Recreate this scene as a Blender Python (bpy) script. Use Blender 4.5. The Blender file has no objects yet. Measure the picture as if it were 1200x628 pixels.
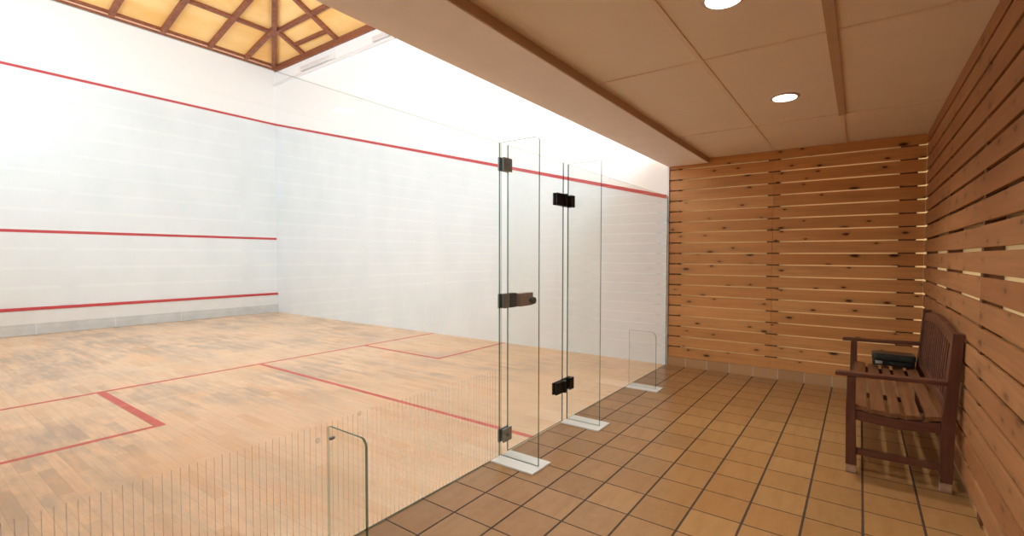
import bpy, bmesh, math, random
from mathutils import Vector, Matrix
random.seed(7)
S = bpy.context.scene
C = S.collection
PI = math.pi

# ------------------------------------------------------------------ helpers
def lin(r, g, b, a=1.0):
    f = lambda c: (c/255/12.92) if c/255 <= .04045 else ((c/255+.055)/1.055)**2.4
    return (f(r), f(g), f(b), a)

class NT:
    """small node builder"""
    def __init__(s, name):
        s.m = bpy.data.materials.new(name); s.m.use_nodes = True
        s.t = s.m.node_tree; s.t.nodes.clear()
        s.out = s.n('ShaderNodeOutputMaterial')
    def n(s, typ, ins=None, **kw):
        x = s.t.nodes.new(typ)
        for k, v in kw.items(): setattr(x, k, v)
        if ins:
            for k, v in ins.items(): s.set(x.inputs[k], v)
        return x
    def set(s, sock, v):
        if hasattr(v, 'is_linked') or hasattr(v, 'links'): s.t.links.new(v, sock)
        else: sock.default_value = v
    def math(s, op, a, b=0.0, c=None):
        x = s.n('ShaderNodeMath', operation=op); s.set(x.inputs[0], a); s.set(x.inputs[1], b)
        if c is not None: s.set(x.inputs[2], c)
        return x.outputs[0]
    def mix(s, f, a, b, mode='MIX'):
        x = s.n('ShaderNodeMix', data_type='RGBA', blend_type=mode)
        s.set(x.inputs[0], f); s.set(x.inputs[6], a); s.set(x.inputs[7], b)
        return x.outputs[2]
    def ramp(s, v, lo, hi):
        x = s.n('ShaderNodeMapRange', clamp=True); s.set(x.inputs[0], v)
        x.inputs[1].default_value = lo; x.inputs[2].default_value = hi
        return x.outputs[0]
    def pos(s): return s.n('ShaderNodeNewGeometry').outputs['Position']
    def obj(s): return s.n('ShaderNodeTexCoord').outputs['Object']
    def sep(s, v):
        x = s.n('ShaderNodeSeparateXYZ'); s.set(x.inputs[0], v); return x.outputs
    def comb(s, a, b, c):
        x = s.n('ShaderNodeCombineXYZ'); s.set(x.inputs[0], a); s.set(x.inputs[1], b); s.set(x.inputs[2], c)
        return x.outputs[0]
    def scale(s, v, xyz):
        x = s.n('ShaderNodeVectorMath', operation='MULTIPLY'); s.set(x.inputs[0], v); x.inputs[1].default_value = xyz
        return x.outputs[0]
    def noise(s, v, sc, det=4.0, rough=.55, out='Fac'):
        x = s.n('ShaderNodeTexNoise', {'Vector': v, 'Scale': sc, 'Detail': det, 'Roughness': rough})
        return x.outputs[out]
    def bsdf(s, col, rough=.5, metal=0.0, spec=.5, bump=None, bstr=.3, bdist=.01, emis=None, estr=0):
        x = s.n('ShaderNodeBsdfPrincipled')
        s.set(x.inputs['Base Color'], col); s.set(x.inputs['Roughness'], rough)
        x.inputs['Metallic'].default_value = metal; x.inputs['Specular IOR Level'].default_value = spec
        if emis: x.inputs['Emission Color'].default_value = emis; x.inputs['Emission Strength'].default_value = estr
        if bump is not None:
            b = s.n('ShaderNodeBump', {'Height': bump, 'Strength': bstr, 'Distance': bdist})
            s.t.links.new(b.outputs[0], x.inputs['Normal'])
        s.t.links.new(x.outputs[0], s.out.inputs[0])
        return s.m

def plain(name, col, rough=.5, metal=0.0, spec=.5, var=.05, sc=18.0, bump=.0):
    """one-colour surface with slight procedural mottling"""
    N = NT(name); nz = N.noise(N.obj(), sc)
    c2 = tuple(max(0, c*(1-2.5*var)) for c in col[:3])+(1,)
    c = N.mix(N.ramp(nz, .35, .75), col, c2)
    return N.bsdf(c, rough, metal, spec, bump=nz if bump else None, bstr=bump, bdist=.003)

# ------------------------------------------------------------------ geometry helpers
def box(bm, x0, x1, y0, y1, z0, z1, bev=0.0, mi=0):
    t = bmesh.new()
    bmesh.ops.create_cube(t, size=1)
    for v in t.verts:
        v.co = Vector(((x0+x1)/2+v.co.x*(x1-x0), (y0+y1)/2+v.co.y*(y1-y0), (z0+z1)/2+v.co.z*(z1-z0)))
    if bev: bmesh.ops.bevel(t, geom=t.edges[:], offset=bev, segments=2, affect='EDGES', profile=.6)
    merge(bm, t, mi)

def merge(bm, t, mi=0):
    me = bpy.data.meshes.new('tmp')
    for f in t.faces: f.material_index = mi
    t.to_mesh(me); t.free(); bm.from_mesh(me); bpy.data.meshes.remove(me)

def prism(bm, pts, axis, a0, a1, bev=0.0, mi=0):
    """polygon pts (2-D) extruded along axis: 'x' -> pts=(y,z), 'y' -> (x,z), 'z' -> (x,y)"""
    t = bmesh.new()
    def P(p, a):
        return Vector((a, p[0], p[1])) if axis == 'x' else Vector((p[0], a, p[1])) if axis == 'y' else Vector((p[0], p[1], a))
    A = [t.verts.new(P(p, a0)) for p in pts]; B = [t.verts.new(P(p, a1)) for p in pts]
    n = len(pts)
    t.faces.new(A); t.faces.new(B[::-1])
    for i in range(n): t.faces.new((A[i], B[i], B[(i+1) % n], A[(i+1) % n]))
    bmesh.ops.recalc_face_normals(t, faces=t.faces[:])
    if bev: bmesh.ops.bevel(t, geom=t.edges[:], offset=bev, segments=2, affect='EDGES', profile=.6)
    merge(bm, t, mi)

def beam(bm, a, b, w, d, up=Vector((0, 0, 1)), bev=0.0, drop=0.0):
    """rectangular bar from a to b, width w across, depth d measured down from the a-b line"""
    a, b = Vector(a), Vector(b); t = (b-a).normalized(); s = t.cross(up).normalized(); u = s.cross(t).normalized()
    q = bmesh.new(); vs = []
    for p in (a, b):
        for (i, j) in ((-1, 0), (1, 0), (1, 1), (-1, 1)):
            vs.append(q.verts.new(p+s*(w/2*i)-u*(drop+d*j)))
    for f in ((0, 1, 2, 3), (7, 6, 5, 4), (0, 4, 5, 1), (1, 5, 6, 2), (2, 6, 7, 3), (3, 7, 4, 0)):
        q.faces.new([vs[k] for k in f])
    bmesh.ops.recalc_face_normals(q, faces=q.faces[:])
    if bev: bmesh.ops.bevel(q, geom=q.edges[:], offset=bev, segments=1, affect='EDGES')
    merge(bm, q)

def lathe(bm, prof, center, axis='z', seg=32, mi=0):
    """prof: list of (radius, height)"""
    t = bmesh.new(); rings = []
    for r, h in prof:
        ring = []
        for k in range(seg):
            a = 2*PI*k/seg; c, s = r*math.cos(a), r*math.sin(a)
            co = (c, s, h) if axis == 'z' else (h, c, s) if axis == 'x' else (c, h, s)
            ring.append(t.verts.new(Vector(center)+Vector(co)))
        rings.append(ring)
    for A, B in zip(rings, rings[1:]):
        for k in range(seg): t.faces.new((A[k], A[(k+1) % seg], B[(k+1) % seg], B[k]))
    if prof[0][0] > 1e-6: t.faces.new(rings[0][::-1])
    if prof[-1][0] > 1e-6: t.faces.new(rings[-1])
    bmesh.ops.remove_doubles(t, verts=t.verts[:], dist=1e-6)
    bmesh.ops.recalc_face_normals(t, faces=t.faces[:])
    merge(bm, t, mi)

def obj(name, bm, mats, parent=None, smooth=False):
    """links bm (built in world coordinates) as one mesh object, under parent if given"""
    off = Vector((0, 0, 0)); p = parent
    while p is not None: off += p.location; p = p.parent
    own = Vector((0, 0, 0))
    if parent is None and bm.verts:
        own = Vector(((min(v.co.x for v in bm.verts)+max(v.co.x for v in bm.verts))/2,
                      (min(v.co.y for v in bm.verts)+max(v.co.y for v in bm.verts))/2, min(v.co.z for v in bm.verts)))
    for v in bm.verts: v.co -= off+own
    me = bpy.data.meshes.new(name); bm.to_mesh(me); bm.free()
    for m in (mats if isinstance(mats, (list, tuple)) else [mats]): me.materials.append(m)
    if smooth:
        for f in me.polygons: f.use_smooth = True
        try: me.set_sharp_from_angle(angle=math.radians(40))
        except Exception: pass
    o = bpy.data.objects.new(name, me); C.objects.link(o); o.location = own
    if parent is not None: o.parent = parent
    return o

def tag(o, label=None, cat=None, group=None, kind=None):
    if label: o['label'] = label
    if cat: o['category'] = cat
    if group: o['group'] = group
    if kind: o['kind'] = kind
    return o

def thing(name, label, cat, loc, group=None):
    o = bpy.data.objects.new(name, None); C.objects.link(o); o.location = loc
    o.empty_display_size = .1
    return tag(o, label, cat, group)

def struct(name, bm, mats, label, cat):
    return tag(obj(name, bm, mats), label, cat, kind='structure')

NB = bmesh.new

# ------------------------------------------------------------------ dimensions (metres)
XF, XR = -9.75, 2.535        # court front wall, front face of the right-hand boards
YO, YB = -6.1, -7.3          # opposite court wall, wall behind the corridor
ZC, ZB = 2.59, 2.53          # corridor ceiling, underside of the beam
GH = 2.16                    # glass height
ZE, ZA = 5.97, 7.49          # eaves, apex
APX = (-3.575, -3.05)

# ------------------------------------------------------------------ materials
def wall_paint(name, slope):
    N = NT(name); p = N.pos(); x, y, z = N.sep(p)
    edge = N.math('SUBTRACT', 4.58, N.math('MULTIPLY', N.math('ADD', x, 9.75), slope))
    above = N.math('GREATER_THAN', z, edge)
    n1 = N.noise(N.scale(p, (1, 1, .6)), 2.2, 5); n2 = N.noise(p, 9.0, 6, .7)
    low = N.mix(N.ramp(n1, .35, .7), lin(231, 237, 240), lin(224, 231, 234))
    sc = N.ramp(n2, .66, .78); hz = N.ramp(z, 2.2, .6)
    low = N.mix(N.math('MULTIPLY', N.math('MULTIPLY', sc, hz), .35), low, lin(186, 190, 190))
    col = N.mix(above, low, lin(244, 244, 243))
    return N.bsdf(col, .6, spec=.3, bump=n2, bstr=.05, bdist=.004)
M_FRONT = wall_paint('front_wall_paint', 0.0)
M_SIDE = wall_paint('side_wall_paint', 0.2492)
M_WHITE = plain('white_plaster', lin(240, 240, 238), .7, var=.02, sc=6)
M_CREAM = plain('cream_plaster', lin(246, 226, 178), .75, var=.02, sc=6)
M_RED = plain('red_line_paint', lin(196, 62, 68), .5, var=.05, sc=9)
M_REDF = plain('red_floor_line_paint', lin(216, 100, 92), .5, var=.12, sc=26)

def court_floor():
    N = NT('court_maple_strips'); p = N.pos(); x, y, z = N.sep(p)
    row = N.math('FLOOR', N.math('DIVIDE', y, .072))
    rnd = N.n('ShaderNodeTexWhiteNoise', {'W': row}, noise_dimensions='1D').outputs[0]
    xs = N.math('DIVIDE', N.math('ADD', x, N.math('MULTIPLY', rnd, 3.1)), .52)
    cell = N.math('FLOOR', xs)
    w = N.n('ShaderNodeTexWhiteNoise', {'Vector': N.comb(cell, row, 0)}, noise_dimensions='2D')
    pr = w.outputs[0]
    fy = N.math('FRACT', N.math('DIVIDE', y, .072)); fx = N.math('FRACT', xs)
    gap = N.math('MAXIMUM', N.math('LESS_THAN', fy, .028), N.math('LESS_THAN', fx, .005))
    base = N.mix(pr, lin(234, 203, 170), lin(240, 214, 186))
    base = N.mix(N.math('MULTIPLY', N.ramp(pr, .7, .98), .6), base, lin(230, 182, 130))
    grain = N.noise(N.scale(p, (3, 60, 1)), 1.0, 4)
    base = N.mix(N.math('MULTIPLY', N.ramp(grain, .4, .75), .22), base, lin(180, 128, 84))
    wear = N.noise(N.scale(p, (.75, 1.5, 1)), 1.25, 7, .68)
    wear2 = N.noise(N.scale(p, (1.2, 7, 1)), 2.2, 5, .65)
    wm = N.math('ADD', N.math('MULTIPLY', wear, .7), N.math('ADD', N.math('MULTIPLY', wear2, .35), N.math('MULTIPLY', pr, .12)))
    big = N.ramp(N.noise(N.scale(p, (.35, .6, 1)), 1.1, 3, .5), .40, .58)
    far = N.ramp(x, -.2, -1.6)
    wf = N.math('MULTIPLY', N.math('MULTIPLY', N.ramp(wm, .50, .67), .8), N.math('ADD', .22, N.math('MULTIPLY', .78, N.math('MULTIPLY', big, far))))
    base = N.mix(wf, base, lin(178, 168, 158))
    orng = N.noise(N.scale(p, (.8, 1.8, 1)), 1.0, 4, .6)
    base = N.mix(N.math('MULTIPLY', N.ramp(orng, .55, .72), .4), base, lin(232, 176, 116))
    base = N.mix(N.math('MULTIPLY', gap, .3), base, lin(110, 74, 48))
    return N.bsdf(base, N.math('ADD', .42, N.math('MULTIPLY', wf, .2)), spec=.35)
M_COURT = court_floor()

def tile_floor():
    N = NT('terracotta_tiles'); p = N.pos(); x, y, z = N.sep(p)
    P = .26
    u = N.math('DIVIDE', N.math('SUBTRACT', x, .247), P); v = N.math('DIVIDE', N.math('ADD', y, 2.575), P)
    cu, cv = N.math('FLOOR', u), N.math('FLOOR', v)
    w = N.n('ShaderNodeTexWhiteNoise', {'Vector': N.comb(cu, cv, 0)}, noise_dimensions='2D').outputs[0]
    w2 = N.n('ShaderNodeTexWhiteNoise', {'Vector': N.comb(cv, cu, 3)}, noise_dimensions='3D').outputs[0]
    du = N.math('PINGPONG', u, .5); dv = N.math('PINGPONG', v, .5)    # 0 at joints
    jog = N.math('MULTIPLY', N.noise(p, 25.0, 2), .012)
    gu = N.math('LESS_THAN', du, N.math('ADD', .017, jog)); gv = N.math('LESS_THAN', dv, N.math('ADD', .010, jog))
    g = N.math('MAXIMUM', gu, gv)
    base = N.mix(w, lin(150, 114, 72), lin(170, 132, 86))
    base = N.mix(N.math('MULTIPLY', w2, .5), base, lin(160, 114, 66))
    nz = N.noise(p, 14.0, 5, .6); nl = N.noise(N.scale(p, (9, 1.6, 1)), 2.0, 4)
    base = N.mix(N.math('MULTIPLY', N.ramp(nl, .45, .72), .4), base, lin(134, 94, 50))
    base = N.mix(N.math('MULTIPLY', N.ramp(nz, .5, .8), .3), base, lin(184, 148, 104))
    col = N.mix(g, base, lin(66, 50, 40))
    h = N.math('SUBTRACT', N.math('MULTIPLY', nz, .15), g)
    return N.bsdf(col, N.math('ADD', .30, N.math('MULTIPLY', g, .4)), spec=.4, bump=h, bstr=.35, bdist=.004)
M_TILE = tile_floor()

def skirting():
    N = NT('terracotta_skirting'); p = N.pos(); x, y, z = N.sep(p)
    u = N.math('DIVIDE', N.math('SUBTRACT', x, .247), .26)
    g = N.math('LESS_THAN', N.math('PINGPONG', u, .5), .02)
    w = N.n('ShaderNodeTexWhiteNoise', {'W': N.math('FLOOR', u)}, noise_dimensions='1D').outputs[0]
    base = N.mix(w, lin(178, 138, 98), lin(194, 154, 112))
    return N.bsdf(N.mix(g, base, lin(196, 176, 154)), .4)
M_SKIRT = skirting()

def pine(name, axis, a, b, knot):
    """pine boards running along axis; each board is an island with its own tone"""
    N = NT(name); g = N.n('ShaderNodeNewGeometry'); x, y, z = N.sep(g.outputs['Position']); r = g.outputs['Random Per Island']
    run = x if axis == 'x' else y
    ru = N.math('ADD', run, N.math('MULTIPLY', r, 41.0)); rv = N.math('ADD', z, N.math('MULTIPLY', r, 13.0))
    gr = N.noise(N.comb(N.math('MULTIPLY', ru, 1.6), N.math('MULTIPLY', rv, 42), 0), 1.0, 5, .6)
    gr2 = N.noise(N.comb(N.math('MULTIPLY', ru, .9), N.math('MULTIPLY', rv, 7), 2), 1.3, 4, .6)
    base = N.mix(r, a, b)
    base = N.mix(N.math('MULTIPLY', N.ramp(gr, .4, .72), .45), base, tuple(c*.55 for c in a[:3])+(1,))
    base = N.mix(N.math('MULTIPLY', N.ramp(gr2, .45, .75), .4), base, tuple(c*.62 for c in b[:3])+(1,))
    vo = N.n('ShaderNodeTexVoronoi', {'Vector': N.comb(N.math('MULTIPLY', ru, 3.4), N.math('MULTIPLY', rv, 8.5), 0), 'Scale': 1.0, 'Randomness': 1.0}, voronoi_dimensions='2D')
    d = N.math('ADD', N.math('MULTIPLY', vo.outputs['Distance'], N.math('ADD', .55, N.math('MULTIPLY', N.sep(vo.outputs['Color'])[1], 1.3))), N.math('MULTIPLY', N.math('SUBTRACT', gr, .5), .08))
    sel = N.math('GREATER_THAN', N.sep(vo.outputs['Color'])[0], .5)
    k = N.math('MULTIPLY', N.ramp(d, .12, .05), sel); halo = N.math('MULTIPLY', N.ramp(d, .34, .08), N.math('MULTIPLY', sel, .35))
    base = N.mix(halo, base, tuple(c*.45 for c in a[:3])+(1,))
    base = N.mix(N.math('MULTIPLY', k, knot), base, lin(74, 36, 14))
    return N.bsdf(base, .55, spec=.3, bump=gr, bstr=.12, bdist=.003)
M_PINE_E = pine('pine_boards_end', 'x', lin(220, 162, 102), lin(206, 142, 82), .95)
M_PINE_R = pine('pine_boards_right_shaded', 'y', lin(180, 130, 86), lin(162, 108, 66), .5)  # same pine, base colour darkened for the dimmer light on this wall
M_BATTEN = plain('dark_batten', lin(112, 74, 44), .7, var=.1)
M_CEIL = plain('beige_ceiling_board', lin(240, 228, 208), .6, var=.015, sc=3)
M_STRIP = plain('ceiling_cover_strip', lin(238, 220, 198), .55, var=.03, sc=6)
M_STRIPD = plain('brown_cover_strip', lin(196, 166, 138), .55, var=.04, sc=6)
M_BEAM = plain('beam_plaster', lin(248, 240, 232), .65, var=.02, sc=4)

def timber():
    N = NT('roof_timber'); p = N.obj(); n = N.noise(N.scale(p, (6, 6, 20)), 2.0, 4)
    return N.bsdf(N.mix(N.ramp(n, .35, .7), lin(150, 88, 58), lin(112, 62, 40)), .5)
M_TIMB = timber()
M_MOULD = plain('pale_moulding', lin(222, 180, 150), .5, var=.05)
def roofpanel():
    N = NT('roof_panel_ply'); p = N.pos(); n = N.noise(N.scale(p, (.8, .8, 6)), 1.3, 4); m = N.noise(p, .55, 2)
    c = N.mix(N.ramp(n, .35, .7), lin(250, 208, 140), lin(240, 186, 108)); x, y, z = N.sep(p)
    return N.bsdf(c, .6, spec=.3)
M_ROOF = roofpanel()

def glass(name, tint):
    N = NT(name); g = N.n('ShaderNodeNewGeometry')
    dt = N.n('ShaderNodeVectorMath', operation='DOT_PRODUCT'); N.set(dt.inputs[0], g.outputs['Normal']); N.set(dt.inputs[1], g.outputs['Incoming'])
    c = N.math('ABSOLUTE', dt.outputs['Value'])
    f = N.math('ADD', .028, N.math('MULTIPLY', .97, N.math('POWER', N.math('SUBTRACT', 1.0, c), 5.0)))
    tr = N.n('ShaderNodeBsdfTransparent', {'Color': tint}); gl = N.n('ShaderNodeBsdfGlossy', {'Color': (1, 1, 1, 1), 'Roughness': .0})
    mx = N.n('ShaderNodeMixShader', {0: f}); N.t.links.new(tr.outputs[0], mx.inputs[1]); N.t.links.new(gl.outputs[0], mx.inputs[2])
    N.t.links.new(mx.outputs[0], N.out.inputs[0]); return N.m
M_GLASS = glass('clear_glass', (.978, .99, .986, 1))
def edgeglass():
    N = NT('green_glass_edge')
    tr = N.n('ShaderNodeBsdfTransparent', {'Color': (.25, .42, .36, 1)})
    pb = N.n('ShaderNodeBsdfPrincipled', {'Base Color': lin(38, 66, 58), 'Roughness': .15})
    mx = N.n('ShaderNodeMixShader', {0: .55}); N.t.links.new(tr.outputs[0], mx.inputs[1]); N.t.links.new(pb.outputs[0], mx.inputs[2])
    N.t.links.new(mx.outputs[0], N.out.inputs[0]); return N.m
M_EDGE = edgeglass()
M_TOP = glass('polished_top_edge', (.60, .68, .65, 1))
def etched():
    N = NT('etched_stripe')
    tr = N.n('ShaderNodeBsdfTransparent', {'Color': (1, 1, 1, 1)})
    pb = N.n('ShaderNodeBsdfPrincipled', {'Base Color': lin(214, 214, 214), 'Roughness': .6})
    mx = N.n('ShaderNodeMixShader', {0: .30}); N.t.links.new(tr.outputs[0], mx.inputs[1]); N.t.links.new(pb.outputs[0], mx.inputs[2])
    N.t.links.new(mx.outputs[0], N.out.inputs[0]); return N.m
M_ETCH = etched()
M_BASEP = plain('white_base_plate', lin(232, 236, 236), .4, var=.02)
M_BLACK = plain('black_hinge_metal', lin(48, 46, 44), .45, .6, var=.1)
M_BRONZE = plain('bronze_metal', lin(158, 136, 124), .4, .4, var=.08)
M_STEEL = plain('grey_steel', lin(138, 146, 148), .4, .5, var=.08)
M_TIN = plain('tin_white_board', lin(228, 230, 230), .5, var=.03, sc=5)
M_TINP = plain('tin_grey_plate', lin(206, 209, 210), .4, var=.06, sc=5)
M_LUM = plain('white_luminaire', lin(232, 230, 228), .4, var=.02)
M_LUMG = plain('luminaire_diffuser', lin(222, 219, 217), .35, var=.02)
def emit(name, col, st):
    N = NT(name); e = N.n('ShaderNodeEmission', {'Color': col, 'Strength': st}); N.t.links.new(e.outputs[0], N.out.inputs[0]); return N.m
M_LAMP = emit('lamp_glow', (1.0, .95, .86, 1), 4.0)
M_SKYP = emit('daylit_window_pane', (.78, .90, 1.0, 1), 9.5)
M_FILLP = emit('added_pane_glow', (.76, .89, 1.0, 1), 5.6)  # glow of the added pane facing the side wall
M_RING = plain('lamp_ring', lin(200, 176, 150), .4, .3)

def benchwood(name, axis, a, b):
    N = NT(name); p = N.obj(); s = {'x': (2, 30, 30), 'y': (30, 2, 30), 'z': (30, 30, 2)}[axis]
    n = N.noise(N.scale(p, s), 1.2, 5, .6); w = N.noise(p, 5.0, 3)
    c = N.mix(N.ramp(n, .35, .7), a, b); c = N.mix(N.math('MULTIPLY', N.ramp(w, .5, .75), .35), c, lin(128, 92, 66))
    return N.bsdf(c, .45, spec=.4, bump=n, bstr=.15, bdist=.002)
BW1, BW2 = lin(104, 64, 48), lin(76, 44, 33)
M_BX, M_BY, M_BZ = [benchwood('bench_wood_'+a, a, BW1, BW2) for a in 'xyz']
M_SEAT = benchwood('bench_seat_wood', 'y', lin(134, 92, 60), lin(100, 64, 40))
M_FOOT = plain('bleached_wood', lin(178, 146, 122), .8, var=.12, sc=40)
M_CASE = plain('black_case_shell', lin(30, 32, 32), .3, var=.1)
M_CASEL = plain('case_dark_green_lid', lin(48, 54, 50), .28, var=.1)
M_CASEM = plain('case_pale_block', lin(196, 196, 200), .3, .5)

# ------------------------------------------------------------------ court shell
bm = NB(); box(bm, XF-.2, XF, YO-.2, .2, -.1, 6.05)
wf = struct('wall_front', bm, M_FRONT, 'white front wall of the squash court with red lines', 'wall')
bm = NB(); box(bm, XF, XF+.004, YO, 0, 4.557, 4.603)
obj('out_line', bm, M_RED, wf)
bm = NB(); box(bm, XF, XF+.004, YO, 0, 1.775, 1.825)
obj('service_line', bm, M_RED, wf)

bm = NB(); box(bm, XF, 0, 0, .2, -.1, 6.05); box(bm, 0, 2.8, 0.0, .2, 2.75, 6.05)
ws = struct('wall_side', bm, M_SIDE, 'white side wall of the court with a sloping red line', 'wall')
bm = NB(); zl = lambda x: 4.58-(x+9.75)*.2492
prism(bm, [(XF, zl(XF)-.024), (0, zl(0)-.024), (0, zl(0)+.024), (XF, zl(XF)+.024)], 'y', -.004, 0)
obj('out_line', bm, M_RED, ws)
bm = NB(); box(bm, XF-.2, 0, YO-.2, YO, -.1, 6.05); box(bm, 0, 2.8, YO-.2, YO, 2.75, 6.05)
struct('wall_opposite', bm, M_WHITE, 'white side wall of the court on the camera side', 'wall')

bm = NB(); box(bm, XF, -.004, YO, 0, -.1, 0)
fc = struct('floor_court', bm, M_COURT, 'worn pale wooden strip floor of the squash court', 'floor')
XS, XB, YH, YF, YN = -4.265, -2.645, -3.014, -1.457, -4.566
for nm, r in (('short_line', (XS-.025, XS+.025, YO, 0)), ('half_court_line', (XS+.025, -.01, YH-.025, YH+.025)),
              ('service_box_line', (XS+.025, XB+.025, YF-.025, YF+.025)), ('service_box_line', (XB-.025, XB+.025, YF+.025, 0)),
              ('service_box_line', (XS+.025, XB+.025, YN-.035, YN+.035)), ('service_box_line', (XB-.025, XB+.025, YO, YN-.035))):
    bm = NB(); box(bm, r[0], r[1], r[2], r[3], 0, .0015); obj(nm, bm, M_REDF, fc)

# tin along the foot of the front wall
t = thing('tin_board', 'low white tin along the foot of the front wall under a red strip', 'tin board', (XF+.02, YO/2, 0))
bm = NB(); box(bm, XF+.001, XF+.03, YO+.01, -.004, .003, .432); obj('board', bm, M_TIN, t)
bm = NB(); prism(bm, [(XF+.001, .432), (XF+.045, .432), (XF+.045, .468), (XF+.03, .482), (XF+.001, .482)], 'y', YO+.01, -.004)
tag(obj('top_strip', bm, M_RED, t), 'red strip')
yy = -.004
for y1 in (-.954, -2.026, -3.098, -4.17, -5.24, YO+.01):
    bm = NB(); box(bm, XF+.03, XF+.036, y1+.006, yy-.006, .006, .197, .001); tag(obj('lower_plate', bm, M_TINP, t), 'pale grey plate'); yy = y1

# ------------------------------------------------------------------ roof over the court: timber pyramid
corners = [(XF, 0), (2.6, 0), (2.6, YO), (XF, YO)]
bm = NB()
lo = [bm.verts.new((x, y, ZE)) for x, y in corners]; ap = bm.verts.new((APX[0], APX[1], ZA))
for i in range(4): bm.faces.new((lo[i], lo[(i+1) % 4], ap))
lo2 = [bm.verts.new((x+(.2 if x > 0 else -.2), y+(.2 if y == 0 else -.2), ZE+.05)) for x, y in corners]; ap2 = bm.verts.new((APX[0], APX[1], ZA+.12))
for i in range(4):
    bm.faces.new((lo2[(i+1) % 4], lo2[i], ap2)); bm.faces.new((lo[(i+1) % 4], lo[i], lo2[i], lo2[(i+1) % 4]))
bmesh.ops.recalc_face_normals(bm, faces=bm.faces[:])
rf = struct('ceiling_court', bm, M_ROOF, 'warm yellow panelled hipped ceiling with dark timbers over the court', 'ceiling')
T1, T2 = (ZA-ZE)/(APX[0]-XF), (ZA-ZE)/(-APX[1])
for x, y in corners:
    bm = NB(); beam(bm, (x, y, ZE), (APX[0], APX[1], ZA), .10, .10, bev=.006); obj('hip_rafter', bm, M_TIMB, rf)
D = .075
for y in (-.66, -1.40, -2.24, -3.05, -3.86, -4.70, -5.44):
    run = (APX[0]-XF)*(1-abs(y-APX[1])/3.05)
    bm = NB(); beam(bm, (XF, y, ZE), (XF+run, y, ZE+run*T1), .095, D, bev=.005); obj('rafter', bm, M_TIMB, rf)
    run = (2.6-APX[0])*(1-abs(y-APX[1])/3.05)
    bm = NB(); beam(bm, (2.6, y, ZE), (2.6-run, y, ZE+run*T1), .095, D, bev=.005); obj('rafter', bm, M_TIMB, rf)
for x in (-8.39, -7.11, -5.83, -4.55, -3.27, -1.99, -.71, .57, 1.6):
    run = 3.05*(1-abs(x-APX[0])/6.175)
    bm = NB(); beam(bm, (x, 0, ZE), (x, -run, ZE+run*T2), .095, D, bev=.005); obj('rafter', bm, M_TIMB, rf)
    bm = NB(); beam(bm, (x, YO, ZE), (x, YO+run, ZE+run*T2), .095, D, bev=.005); obj('rafter', bm, M_TIMB, rf)
for k in (.585, 1.17, 1.755, 2.34):
    dx = k*6.175/3.05; z = ZE+k*T2
    for a, b in (((XF+dx, -k, z), (XF+dx, YO+k, z)), ((2.6-dx, -k, z), (2.6-dx, YO+k, z)),
                 ((XF+dx, -k, z), (2.6-dx, -k, z)), ((XF+dx, YO+k, z), (2.6-dx, YO+k, z))):
        bm = NB(); beam(bm, a, b, .095, D-.01, bev=.005); obj('purlin', bm, M_TIMB, rf)
bm = NB(); beam(bm, (-8.34, -.24, ZE+.24*T2), (-7.16, -.22, ZE+.22*T2), .07, .06, bev=.004); obj('noggin', bm, M_TIMB, rf)
bm = NB(); beam(bm, (-7.06, -.90, ZE+.90*T2), (-5.88, -.90, ZE+.90*T2), .07, .06, bev=.004); obj('noggin', bm, M_TIMB, rf)
# wall plates with a small moulding
bm = NB(); prism(bm, [(XF, 5.872), (XF+.035, 5.872), (XF+.035, 5.895), (XF+.05, 5.905), (XF+.05, 5.935), (XF+.085, 5.945), (XF+.085, 6.03), (XF, 6.03)], 'y', YO, 0)
obj('wall_plate', bm, M_TIMB, rf)
bm = NB(); box(bm, XF+.05, XF+.058, YO, -.05, 5.905, 5.935, .002); tag(obj('moulding', bm, M_MOULD, rf), 'pale moulding strip')
bm = NB(); box(bm, XF+.08, 2.6, -.045, 0, 5.815, 5.955, .004); obj('wall_plate', bm, M_TIMB, rf)
bm = NB(); box(bm, XF+.08, 2.6, YO, YO+.075, 5.80, 6.02, .006); obj('wall_plate', bm, M_TIMB, rf)

# gallery over the corridor: slab, outer wall, daylit window
bm = NB(); box(bm, 2.6, 2.8, YO-.2, .2, 2.75, 3.1); box(bm, 2.6, 2.8, YO-.2, .2, 5.6, 6.1)
box(bm, 2.6, 2.8, YO-.2, YO+.3, 3.1, 5.6); box(bm, 2.6, 2.8, -.3, .2, 3.1, 5.6)
struct('wall_gallery', bm, M_WHITE, 'white outer wall of the gallery above the corridor', 'wall')
bm = NB(); box(bm, 2.68, 2.7, YO+.3, -.3, 3.1, 5.6)
wn = struct('window_1', bm, M_SKYP, 'large daylit window of the gallery above the corridor', 'window')
bm = NB()
for y in (YO+.3, -1.7, -3.05, -4.4, -.35): box(bm, 2.61, 2.68, y, y+.05, 3.1, 5.6)
obj('window_frame', bm, M_WHITE, wn)

bm = NB(); box(bm, XF+.6, -.8, YO+.004, YO+.014, 3.3, 5.6)  # unseen glowing pane, added to brighten the side wall
wn = struct('added_fill_pane', bm, M_FILLP, 'long glowing panel added out of view high on the camera-side court wall', 'window')
bm = NB()
for k in range(6):
    x = XF+.6+k*(8.29/5); box(bm, x-.03, x+.03, YO+.001, YO+.05, 3.3, 5.6)
box(bm, XF+.57, -.77, YO+.001, YO+.05, 3.25, 3.3); box(bm, XF+.57, -.77, YO+.001, YO+.05, 5.6, 5.65)
obj('window_frame', bm, M_WHITE, wn)  # bars around the added pane

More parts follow.
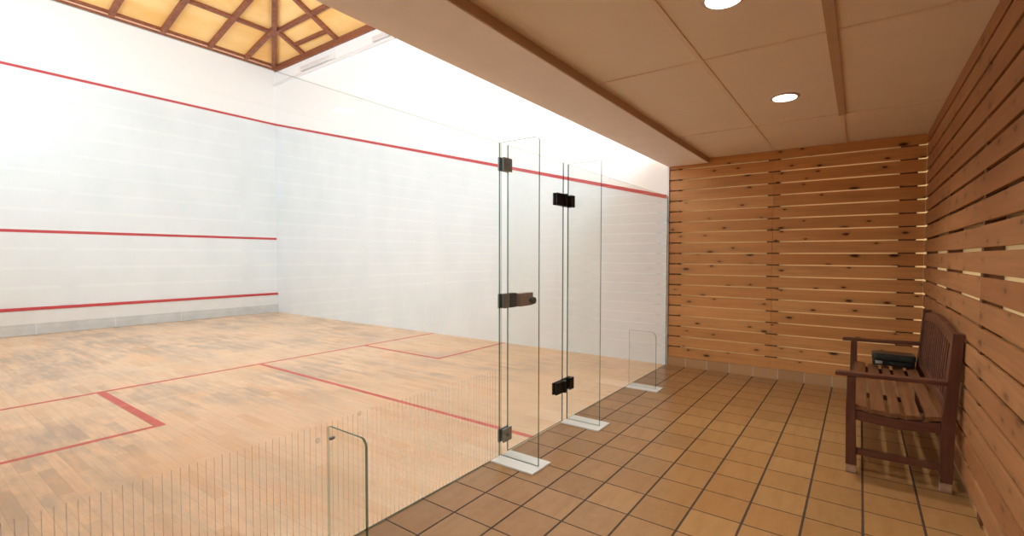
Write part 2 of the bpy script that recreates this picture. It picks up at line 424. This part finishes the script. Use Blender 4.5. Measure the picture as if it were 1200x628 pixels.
# ------------------------------------------------------------------ wall luminaires high on the side wall
bm = NB(); prism(bm, [(-.001, 5.485), (-.05, 5.485), (-.06, 5.497), (-.06, 5.53), (-.001, 5.55)], 'y', 0, 1)
for v in bm.verts:      # profile drawn in (depth, z), run along x
    d, a, z = v.co.x, v.co.y, v.co.z
    v.co = Vector((XF+.03+a*(9.4), d, z))
bmesh.ops.recalc_face_normals(bm, faces=bm.faces[:])
tag(obj('mounting_rail', bm, M_LUM), 'slim white rail high on the side wall under the roof timbers', 'rail')
for i, x in enumerate((-8.45, -5.87)):
    t = thing('wall_luminaire', ('white box luminaire on the high rail nearer the front wall corner', 'white box luminaire on the high rail partly hidden by the beige beam')[i], 'light fixture', (x+.6, -.03, 5.552), 'luminaires on the side wall')
    bm = NB(); box(bm, x, x+1.2, -.085, -.001, 5.552, 5.65, .012); obj('housing', bm, M_LUM, t, True)
    bm = NB(); box(bm, x+.04, x+1.16, -.097, -.085, 5.567, 5.635, .004); obj('diffuser', bm, M_LUMG, t, True)
    bm = NB(); box(bm, x+1.2, x+1.225, -.07, -.004, 5.56, 5.64, .006); obj('end_cap', bm, M_LUM, t, True)

# ------------------------------------------------------------------ corridor shell
bm = NB(); box(bm, -.004, 2.62, YB, .08, -.1, 0)
struct('floor_corridor', bm, M_TILE, 'brown terracotta tiled floor of the corridor', 'floor')
bm = NB(); box(bm, .487, 2.8, YB-.1, .08, ZC, 2.75); box(bm, 0, .487, YB-.1, .08, 2.62, 2.75)
ce = struct('ceiling_corridor', bm, M_CEIL, 'beige panelled ceiling of the corridor', 'ceiling')
bm = NB(); box(bm, 1.187, 1.213, YB, 0, ZC-.006, ZC); obj('cover_strip', bm, M_STRIP, ce)
bm = NB(); box(bm, 1.852, 1.902, YB, -1.2, ZC-.014, ZC); obj('cover_strip', bm, M_STRIPD, ce)
bm = NB(); box(bm, 1.862, 1.888, -1.2, 0, ZC-.008, ZC); obj('cover_strip', bm, M_STRIP, ce)
for y in (-1.205, -2.965, -4.725):
    for x0, x1 in ((.487, 1.187), (1.213, 1.852), (1.902, XR)):
        bm = NB(); box(bm, x0, x1, y-.011, y+.011, ZC-.006, ZC); obj('cover_strip', bm, M_STRIP, ce)
bm = NB(); box(bm, 0, .487, YB, .02, ZB, 2.62, .004)
be = struct('ceiling_beam', bm, M_BEAM, 'broad beige beam above the glass wall', 'beam')
bm = NB(); box(bm, .487, .493, YB, .0, ZB+.004, ZC); obj('beam_edge_board', bm, M_STRIPD, be)

# end wall
bm = NB(); box(bm, .0, 2.8, .075, .2, -.1, 2.75)
we = struct('wall_end', bm, M_CREAM, 'pine slatted end wall of the corridor on a cream backing', 'wall')
GAPS = [2.485-.1316*k for k in range(19)]; HG = .007
rows = [(GAPS[0]+HG, ZC-.002)]+[(GAPS[k+1]+HG, GAPS[k]-HG) for k in range(17)]+[(.119, GAPS[17]-HG)]
bm = NB()
for z0, z1 in rows:
    j = 1.205+random.uniform(-.004, .004)
    box(bm, .016, j, 0, .022, z0, z1, .0025); box(bm, j+.0015, XR, 0, .022, z0, z1, .0025)
obj('slat_cladding', bm, M_PINE_E, we)
for x0, x1 in ((.118, .152), (1.145, 1.267), (2.335, 2.472)):
    bm = NB(); box(bm, x0, x1, .022, .074, .02, ZC-.002); obj('batten', bm, M_BATTEN, we)
bm = NB()
for g in GAPS[:18]:
    for x0, x1 in ((.125, .15), (1.25, 1.262), (2.445, 2.468)): box(bm, x0, x1, .004, .022, g-HG, g+HG)
obj('spacer', bm, M_BATTEN, we)
bm = NB(); box(bm, .003, XR, -.010, .02, 0, .117, .002)
struct('baseboard_end', bm, M_SKIRT, 'tiled skirting under the slatted end wall', 'baseboard')

# right-hand wall
HG = .010
rows = [(GAPS[0]+HG, ZC-.002)]+[(GAPS[k+1]+HG, GAPS[k]-HG) for k in range(17)]+[(.119, GAPS[17]-HG)]
bm = NB(); box(bm, 2.615, 2.8, YB-.1, .2, -.1, 2.75)
wr = struct('wall_right', bm, M_CREAM, 'pine slatted wall of the corridor behind the bench', 'wall')
bm = NB()
for z0, z1 in rows:
    cuts = [-.005, -1.5+random.uniform(-.003, .003)-.0, -4.1+random.uniform(-.01, .01), YB]
    if random.random() < .5: cuts = [-.005, -2.67, -5.3, YB]
    for a, b in zip(cuts, cuts[1:]): box(bm, XR, XR+.022, b+.0015, a, z0, z1, .0025)
obj('slat_cladding', bm, M_PINE_R, wr)
for y in (-.2, -1.5, -2.67, -3.9, -5.1, -6.3):
    bm = NB(); box(bm, XR+.022, 2.614, y-.035, y+.035, .02, ZC-.002); obj('batten', bm, M_BATTEN, wr)
bm = NB()
for g in GAPS[:18]:
    for y in ((-.2, -1.5, -2.67, -3.9, -5.1) if g > .6 else (-.2, -1.5)): box(bm, XR+.003, XR+.022, y-.03, y+.03, g-HG, g+HG)
obj('spacer', bm, M_BATTEN, wr)
bm = NB(); box(bm, 2.572, 2.612, YB, .0, 0, .10)
struct('baseboard_right', bm, M_SKIRT, 'skirting set back under the slatted right wall', 'baseboard')
bm = NB(); box(bm, 0, 2.8, YB-.15, YB, -.1, 2.75); box(bm, -.15, 0, YB-.15, YO-.2, -.1, 2.75)
struct('wall_back', bm, M_WHITE, 'plain wall closing the corridor behind the camera', 'wall')
bm = NB(); box(bm, -.012, .014, -.02, .0, 0, ZB)
struct('trim_1', bm, M_WHITE, 'slim white profile where the glass wall meets the side wall', 'trim')

# ------------------------------------------------------------------ glass wall
GT = .012
def rounded(pts_r):
    """pts_r: list of (a, b, radius) corners -> smooth polygon"""
    out = []; n = len(pts_r)
    for i, (a, b, r) in enumerate(pts_r):
        p = Vector((a, b))
        if r <= 0: out.append((a, b)); continue
        q0 = Vector(pts_r[i-1][:2]); q1 = Vector(pts_r[(i+1) % n][:2])
        d0 = (q0-p).normalized(); d1 = (q1-p).normalized(); c = p+d0*r+d1*r
        for k in range(9):
            ang = k/8*PI/2; v = c-d1*r*math.cos(ang)-d0*r*math.sin(ang); out.append((v.x, v.y))
    return out
def glass_mesh(pts, axis, a0, a1):
    bm = NB(); prism(bm, pts, axis, a0, a1)
    ax = 'xyz'.index(axis)
    for f in bm.faces: f.material_index = 0 if abs(f.normal[ax]) > .9 else 2 if (f.normal.z > .9 and len(pts) == 4) or (axis == 'y' and f.normal.x < -.9) else 1
    return bm
def pane(y0, y1, z0=.004):
    return glass_mesh([(y0, z0), (y1, z0), (y1, GH), (y0, GH)], 'x', -GT/2, GT/2)
def disc(bm, c, axis, r, h0, h1, seg=20): lathe(bm, [(r*.85, h0), (r, h0+(h1-h0)*.2), (r, h1-(h1-h0)*.2), (r*.85, h1)], c, axis, seg)

t = thing('glass_screen', 'big clear glass wall panel with fine vertical stripes, left of the glass door', 'glass screen', (0, -4.76, 0))
g = obj('pane', pane(YO+.01, -3.437), [M_GLASS, M_EDGE, M_TOP], t)
bm = NB(); y = -5.7157
while y-.0275 > YO+.03: y -= .0275
while y < -3.47:
    box(bm, GT/2, GT/2+.0006, y-.0014, y+.0014, .006, .616); y += .0275
tag(obj('safety_stripes', bm, M_ETCH, t), 'fine grey vertical stripes')
for yy, zz in ((-4.772, .544), (-4.552, .61)):
    bm = NB(); lathe(bm, [(.009, GT/2), (.009, GT/2+.003), (.012, GT/2+.003), (.012, GT/2)], (0, yy, zz), 'x', 20); obj('glass_button', bm, M_ETCH, t)

t = thing('glass_screen', 'clear glass wall panel between the door hinges and the slatted end wall', 'glass screen', (0, -1.27, 0))
obj('pane', pane(-2.518, -.021), [M_GLASS, M_EDGE, M_TOP], t)
for zc in (1.854, .306):
    bm = NB(); box(bm, -.026, -GT/2, -2.512, -2.445, zc-.05, zc+.05, .003); box(bm, GT/2, .026, -2.512, -2.445, zc-.05, zc+.05, .003)
    box(bm, -.026, -.008, -2.580, -2.512, zc-.05, zc+.05, .003)
    tag(obj('hinge_plate', bm, M_BLACK, t), 'black hinge plate')

# door with two hinges and a lock
t = thing('glass_door', 'frameless clear glass door with black hinges and a bronze lock', 'door', (0, -2.97, 0))
obj('pane', pane(-3.345, -2.597, .012), [M_GLASS, M_EDGE, M_TOP], t)
for zc in (1.854, .306):
    bm = NB()
    box(bm, -.022, -GT/2, -2.725, -2.59, zc-.049, zc+.049, .003); box(bm, GT/2, .022, -2.725, -2.59, zc-.049, zc+.049, .003)
    h = obj('hinge', bm, M_BLACK, t)
    bm = NB(); lathe(bm, [(.014, -.05), (.016, -.046), (.016, .046), (.014, .05)], (.026, -2.600, zc), 'z', 20); obj('pivot', bm, M_BLACK, h)
bm = NB(); box(bm, -.02, -GT/2, -3.345, -3.265, 1.03, 1.13, .003); box(bm, GT/2, .024, -3.345, -3.27, 1.03, 1.13, .003)
lk = obj('lock_plate', bm, M_BLACK, t)
bm = NB(); box(bm, GT/2, .055, -3.27, -3.11, 1.032, 1.126, .004); obj('lock_case', bm, M_BRONZE, lk)
bm = NB(); lathe(bm, [(.012, .055), (.012, .068), (.024, .072), (.026, .082), (.024, .095), (.016, .099)], (0, -3.15, 1.07), 'x', 24); obj('knob', bm, M_BLACK, lk, True)
bm = NB(); box(bm, -.02, -GT/2, -3.432, -3.35, 1.03, 1.13, .003); box(bm, GT/2, .02, -3.425, -3.35, 1.03, 1.13, .003)

def fin(y, w, h, label, r_out, r_in, base, group):
    root = thing('glass_fin', label, 'glass fin', (w/2, y, 0), group)
    pts = rounded([(GT/2+.002, .012, 0), (w, .012, 0), (w, h, r_out), (GT/2+.002, h, r_in)])
    obj('fin_pane', glass_mesh(pts, 'y', y-.006, y+.006), [M_GLASS, M_EDGE, M_TOP], root)
    b = NB(); box(b, GT/2+.002, .352, base[0], base[1], 0, .012, .002); tag(obj('base_plate', b, M_BASEP, root), 'white base plate')
    return root
G = 'glass fins bracing the glass wall'
f0 = fin(-4.72, .292, .598, 'low round-cornered glass fin at the bottom of the striped panel', .035, .012, (-4.83, -4.615), G)
bm = NB(); disc(bm, (.035, 0, .545), 'y', .008, -4.732, -4.708); obj('bolt', bm, M_STEEL, f0)
f1 = fin(-3.43, .322, GH, 'full-height glass fin on a white plate beside the door lock', .03, 0, (-3.542, -3.325), G)
f2 = fin(-2.525, .312, GH, 'full-height glass fin on a white plate beside the black door hinges', .012, 0, (-2.628, -2.412), G)
f3 = fin(-1.22, .305, .605, 'low glass fin on a white plate nearest the slatted end wall', .06, .012, (-1.307, -1.12), G)
for zc in (2.02, .14):
    bm = NB(); box(bm, GT/2+.003, .022, -3.419, -3.322, zc-.046, zc+.046, .003); box(bm, -.022, -GT/2-.001, -3.43, -3.322, zc-.046, zc+.046, .003)
    cl = obj('clamp', bm, M_STEEL, f1)
    bm = NB(); disc(bm, (0, -3.375, zc), 'x', .012, .0215, .03); obj('screw', bm, M_BLACK, cl)
bm = NB(); box(bm, GT/2+.003, .022, -3.419, -3.352, 1.03, 1.13, .003); box(bm, -.022, -GT/2-.001, -3.43, -3.352, 1.03, 1.13, .003)
tag(obj('strike_plate', bm, M_STEEL, f1), 'grey strike plate')

# ------------------------------------------------------------------ downlights
for i, (x, y, lab) in enumerate(((1.535, -1.94, 'round recessed ceiling lamp glowing over the corridor, farther from the camera'),
                                 (1.48, -3.63, 'round recessed ceiling lamp cut by the top edge of the picture'))):
    t = thing('downlight', lab, 'ceiling light', (x, y, ZC-.02), 'downlights in the corridor ceiling')
    bm = NB(); lathe(bm, [(.083, -.008), (.1, -.004), (.102, 0), (.083, 0), (.083, -.008)], (x, y, ZC), 'z', 48); obj('trim_ring', bm, M_RING, t, True)
    bm = NB(); lathe(bm, [(.080, -.012), (.083, -.004), (.06, -.0005)], (x, y, ZC), 'z', 48); obj('lamp', bm, M_LAMP, t)
t = thing('downlight', 'round recessed ceiling lamp closest to the plain back wall of the corridor', 'ceiling light', (1.5, -5.32, ZC-.02), 'downlights in the corridor ceiling')
bm = NB(); lathe(bm, [(.083, -.008), (.1, -.004), (.102, 0), (.083, 0), (.083, -.008)], (1.5, -5.32, ZC), 'z', 48); obj('trim_ring', bm, M_RING, t, True)
bm = NB(); lathe(bm, [(.080, -.012), (.083, -.004), (.06, -.0005)], (1.5, -5.32, ZC), 'z', 48); obj('lamp', bm, M_LAMP, t)

for i, (x, y) in enumerate(((1.535, -1.94), (1.48, -3.63), (1.5, -5.32))):
    ld = bpy.data.lights.new('downlight_beam', 'AREA'); ld.shape = 'DISK'; ld.size = .13; ld.energy = 10.6; ld.color = (1.0, .95, .86); ld.spread = math.radians(118)
    lo_ = bpy.data.objects.new('downlight_beam', ld); C.objects.link(lo_); lo_.location = (x, y, ZC-.016)

# area lights added in the cavity to make the slat gaps glow
def cavity(loc, rot, sx, sy, L):
    ld = bpy.data.lights.new('slat_gap_fill', 'AREA'); ld.shape = 'RECTANGLE'; ld.size = sx; ld.size_y = sy
    ld.energy = L*PI*sx*sy; ld.color = (1.0, .90, .70)
    o = bpy.data.objects.new('slat_gap_fill', ld); C.objects.link(o); o.location = loc; o.rotation_euler = rot
for x0, x1, L in ((.16, 1.14, .24), (1.27, 2.33, .27), (2.476, 2.60, .75)): cavity(((x0+x1)/2, .026, 1.31), (PI/2, 0, 0), x1-x0, 2.4, L)
for y0, y1, L in ((-1.46, -.24, .42), (-2.63, -1.54, .42), (-3.86, -2.71, .42), (-5.06, -3.94, .42)): cavity((XR+.026, (y0+y1)/2, 1.24), (0, -PI/2, 0), .42, y1-y0, L)

# ------------------------------------------------------------------ bench
BN, BF = -2.315, -.70        # near and far ends (outer faces of the legs)
t = thing('garden_bench', 'brown slatted wooden bench with armrests against the slatted wall', 'bench', (2.25, (BN+BF)/2, 0))
SEATZ = lambda x: .432-.022*math.sin(PI*min(1, max(0, (x-2.0)/.46)))      # dished seat
for ye in (BN, BF-.055):
    y0, y1 = ye, ye+.055
    bm = NB(); prism(bm, [(1.975, .05), (2.035, .05), (2.022, .40), (2.020, .622), (1.972, .622), (1.970, .40)], 'y', y0, y1, .004); l = obj('leg', bm, M_BZ, t)
    bm = NB(); box(bm, 1.976, 2.034, y0+.001, y1-.001, 0, .05, .003); tag(obj('foot', bm, M_FOOT, l), 'bleached leg end')
    bm = NB(); prism(bm, [(2.442, .055), (2.500, .055), (2.504, .40), (2.516, .62), (2.533, .945), (2.480, .948), (2.462, .66), (2.443, .45), (2.438, .30)], 'y', y0, y1, .004); l = obj('leg', bm, M_BZ, t)
    bm = NB(); box(bm, 2.443, 2.499, y0+.001, y1-.001, 0, .055, .003); tag(obj('foot', bm, M_FOOT, l), 'bleached leg end')
    bm = NB(); ya = y0-.005
    prism(bm, [(1.905, .632), (1.912, .622), (2.10, .626), (2.462, .634), (2.462, .662), (2.10, .650), (1.93, .650), (1.91, .645)], 'y', ya, ya+.065, .004); obj('armrest', bm, M_BX, t)
    # curved side apron under the seat
    top = [(2.020+i*.053, SEATZ(2.020+i*.053)-.022) for i in range(9)]; top[-1] = (2.442, SEATZ(2.442)-.022)
    bm = NB(); prism(bm, [(2.020, .345), (2.25, .325), (2.440, .345)]+top[::-1], 'y', y0+.012, y1-.01, .002); obj('apron', bm, M_BX, t)
    bm = NB(); box(bm, 2.030, 2.442, y0+.014, y1-.014, .118, .158, .003); obj('stretcher', bm, M_BX, t)
bm = NB(); box(bm, 1.985, 2.013, BN+.055, BF-.055, .345, .412, .003); obj('front_rail', bm, M_BY, t)
bm = NB()
for x0, x1 in ((2.002, 2.082), (2.102, 2.178), (2.200, 2.256), (2.278, 2.350), (2.374, 2.442)):
    xm = (x0+x1)/2; z = SEATZ(xm); tl = math.atan2(SEATZ(x1)-SEATZ(x0), x1-x0)
    q = bmesh.new(); bmesh.ops.create_cube(q, size=1)
    for v in q.verts: v.co = Vector((v.co.x*(x1-x0), v.co.y*(BF-BN-.02), v.co.z*.022))
    bmesh.ops.bevel(q, geom=q.edges[:], offset=.004, segments=2, affect='EDGES')
    q.transform(Matrix.Translation((xm, (BN+BF)/2, z))@Matrix.Rotation(-tl, 4, 'Y')); merge(bm, q)
# notch the outer slats round the legs by keeping them between the legs
obj('seat', bm, M_SEAT, t)
LEAN = lambda z: 2.452+(z-.45)*.079       # front face of the back at height z
def lean_pts(poly, bm, th, off=0.0, bev=.003):
    """poly in (y, z) -> slab leaning with the back"""
    q = bmesh.new()
    A = [q.verts.new((LEAN(z)+off, y, z)) for y, z in poly]; B = [q.verts.new((LEAN(z)+off+th, y, z)) for y, z in poly]
    n = len(poly); q.faces.new(A); q.faces.new(B[::-1])
    for i in range(n): q.faces.new((A[i], B[i], B[(i+1) % n], A[(i+1) % n]))
    bmesh.ops.recalc_face_normals(q, faces=q.faces[:])
    if bev: bmesh.ops.bevel(q, geom=q.edges[:], offset=bev, segments=1, affect='EDGES')
    merge(bm, q)
ya, yb = BN+.055, BF-.055; n = 20
arch = lambda s: .905+.052*math.sin(PI*s)**.8
bot = [(ya+(yb-ya)*i/n, .848+.048*math.sin(PI*i/n)**.8) for i in range(n+1)]
tp = [(ya+(yb-ya)*i/n, arch(i/n)+.012) for i in range(n+1)]
bm = NB(); lean_pts(bot+tp[::-1], bm, .028); obj('top_rail', bm, M_BY, t)
bm = NB(); lean_pts([(ya, .475), (yb, .475), (yb, .53), (ya, .53)], bm, .028); obj('lower_back_rail', bm, M_BY, t)
bm = NB(); ns = 17
for i in range(ns):
    s = (i+.5)/ns; yc = ya+(yb-ya)*s
    lean_pts([(yc-.021, .525), (yc+.021, .525), (yc+.021, .856+.048*math.sin(PI*s)**.8), (yc-.021, .856+.048*math.sin(PI*s)**.8)], bm, .014, .007, .002)
obj('back_slats', bm, M_BZ, t)

# case lying on the bench
t = thing('equipment_case', 'small black hard case lying on the far end of the wooden bench', 'case', (2.29, -.75, .437))
def rbox(bm, x0, x1, y0, y1, z0, z1, r, bev):
    pts = rounded([(x0, y0, r), (x1, y0, r), (x1, y1, r), (x0, y1, r)])
    prism(bm, pts, 'z', z0, z1, bev)
bm = NB(); rbox(bm, 2.135, 2.43, -.84, -.66, .444, .490, .03, .008); obj('base_shell', bm, M_CASE, t, True)
bm = NB(); rbox(bm, 2.13, 2.435, -.845, -.655, .492, .548, .032, .014); tag(obj('lid', bm, M_CASEL, t, True), 'dark green-black lid')
bm = NB(); box(bm, 2.155, 2.205, -.853, -.842, .460, .486, .003); obj('pale_block', bm, M_CASEM, t)  # small pale block low on the front of the case
bm = NB()
for a, b in (((2.27, -.845, .48), (2.27, -.875, .478)), ((2.27, -.875, .478), (2.37, -.875, .478)), ((2.37, -.875, .478), (2.37, -.845, .48))):
    beam(bm, a, b, .012, .012, up=Vector((0.1, .1, 1)), bev=.003)
obj('carry_handle', bm, M_CASE, t)

# ------------------------------------------------------------------ world, camera, view
W = bpy.data.worlds.new('World'); S.world = W; W.use_nodes = True
W.node_tree.nodes['Background'].inputs[0].default_value = (.9, .95, 1, 1); W.node_tree.nodes['Background'].inputs[1].default_value = 1.0
cd = bpy.data.cameras.new('Camera'); cam = bpy.data.objects.new('Camera', cd); C.objects.link(cam); S.camera = cam
F, SX, SY, YAW, PITCH, ROLL = 553.591, 22.613, 5.277, 0.608, -0.034, 0.003
cd.sensor_width = 36; cd.lens = 36*F/1200; cd.shift_x = -SX/1200; cd.shift_y = SY/1200; cd.clip_start = .02
fw = Vector((-math.sin(YAW)*math.cos(PITCH), math.cos(YAW)*math.cos(PITCH), math.sin(PITCH)))
r = Vector((math.cos(YAW), math.sin(YAW), 0)); u = r.cross(fw)
r2 = r*math.cos(ROLL)+u*math.sin(ROLL); u2 = -r*math.sin(ROLL)+u*math.cos(ROLL)
m = Matrix((r2, u2, -fw)).transposed().to_4x4(); m.translation = (2.026, -5.967, 1.389)
cam.matrix_world = m
vs = S.view_settings; S.display_settings.display_device = 'sRGB'
vs.view_transform = 'Standard'; vs.look = 'None'; vs.gamma = 1; vs.use_curve_mapping = False; vs.exposure = 0.0
S.cycles.use_denoising = True
S.cycles.max_bounces = 14; S.cycles.diffuse_bounces = 8; S.cycles.glossy_bounces = 6; S.cycles.transparent_max_bounces = 24
S.cycles.sample_clamp_indirect = 6
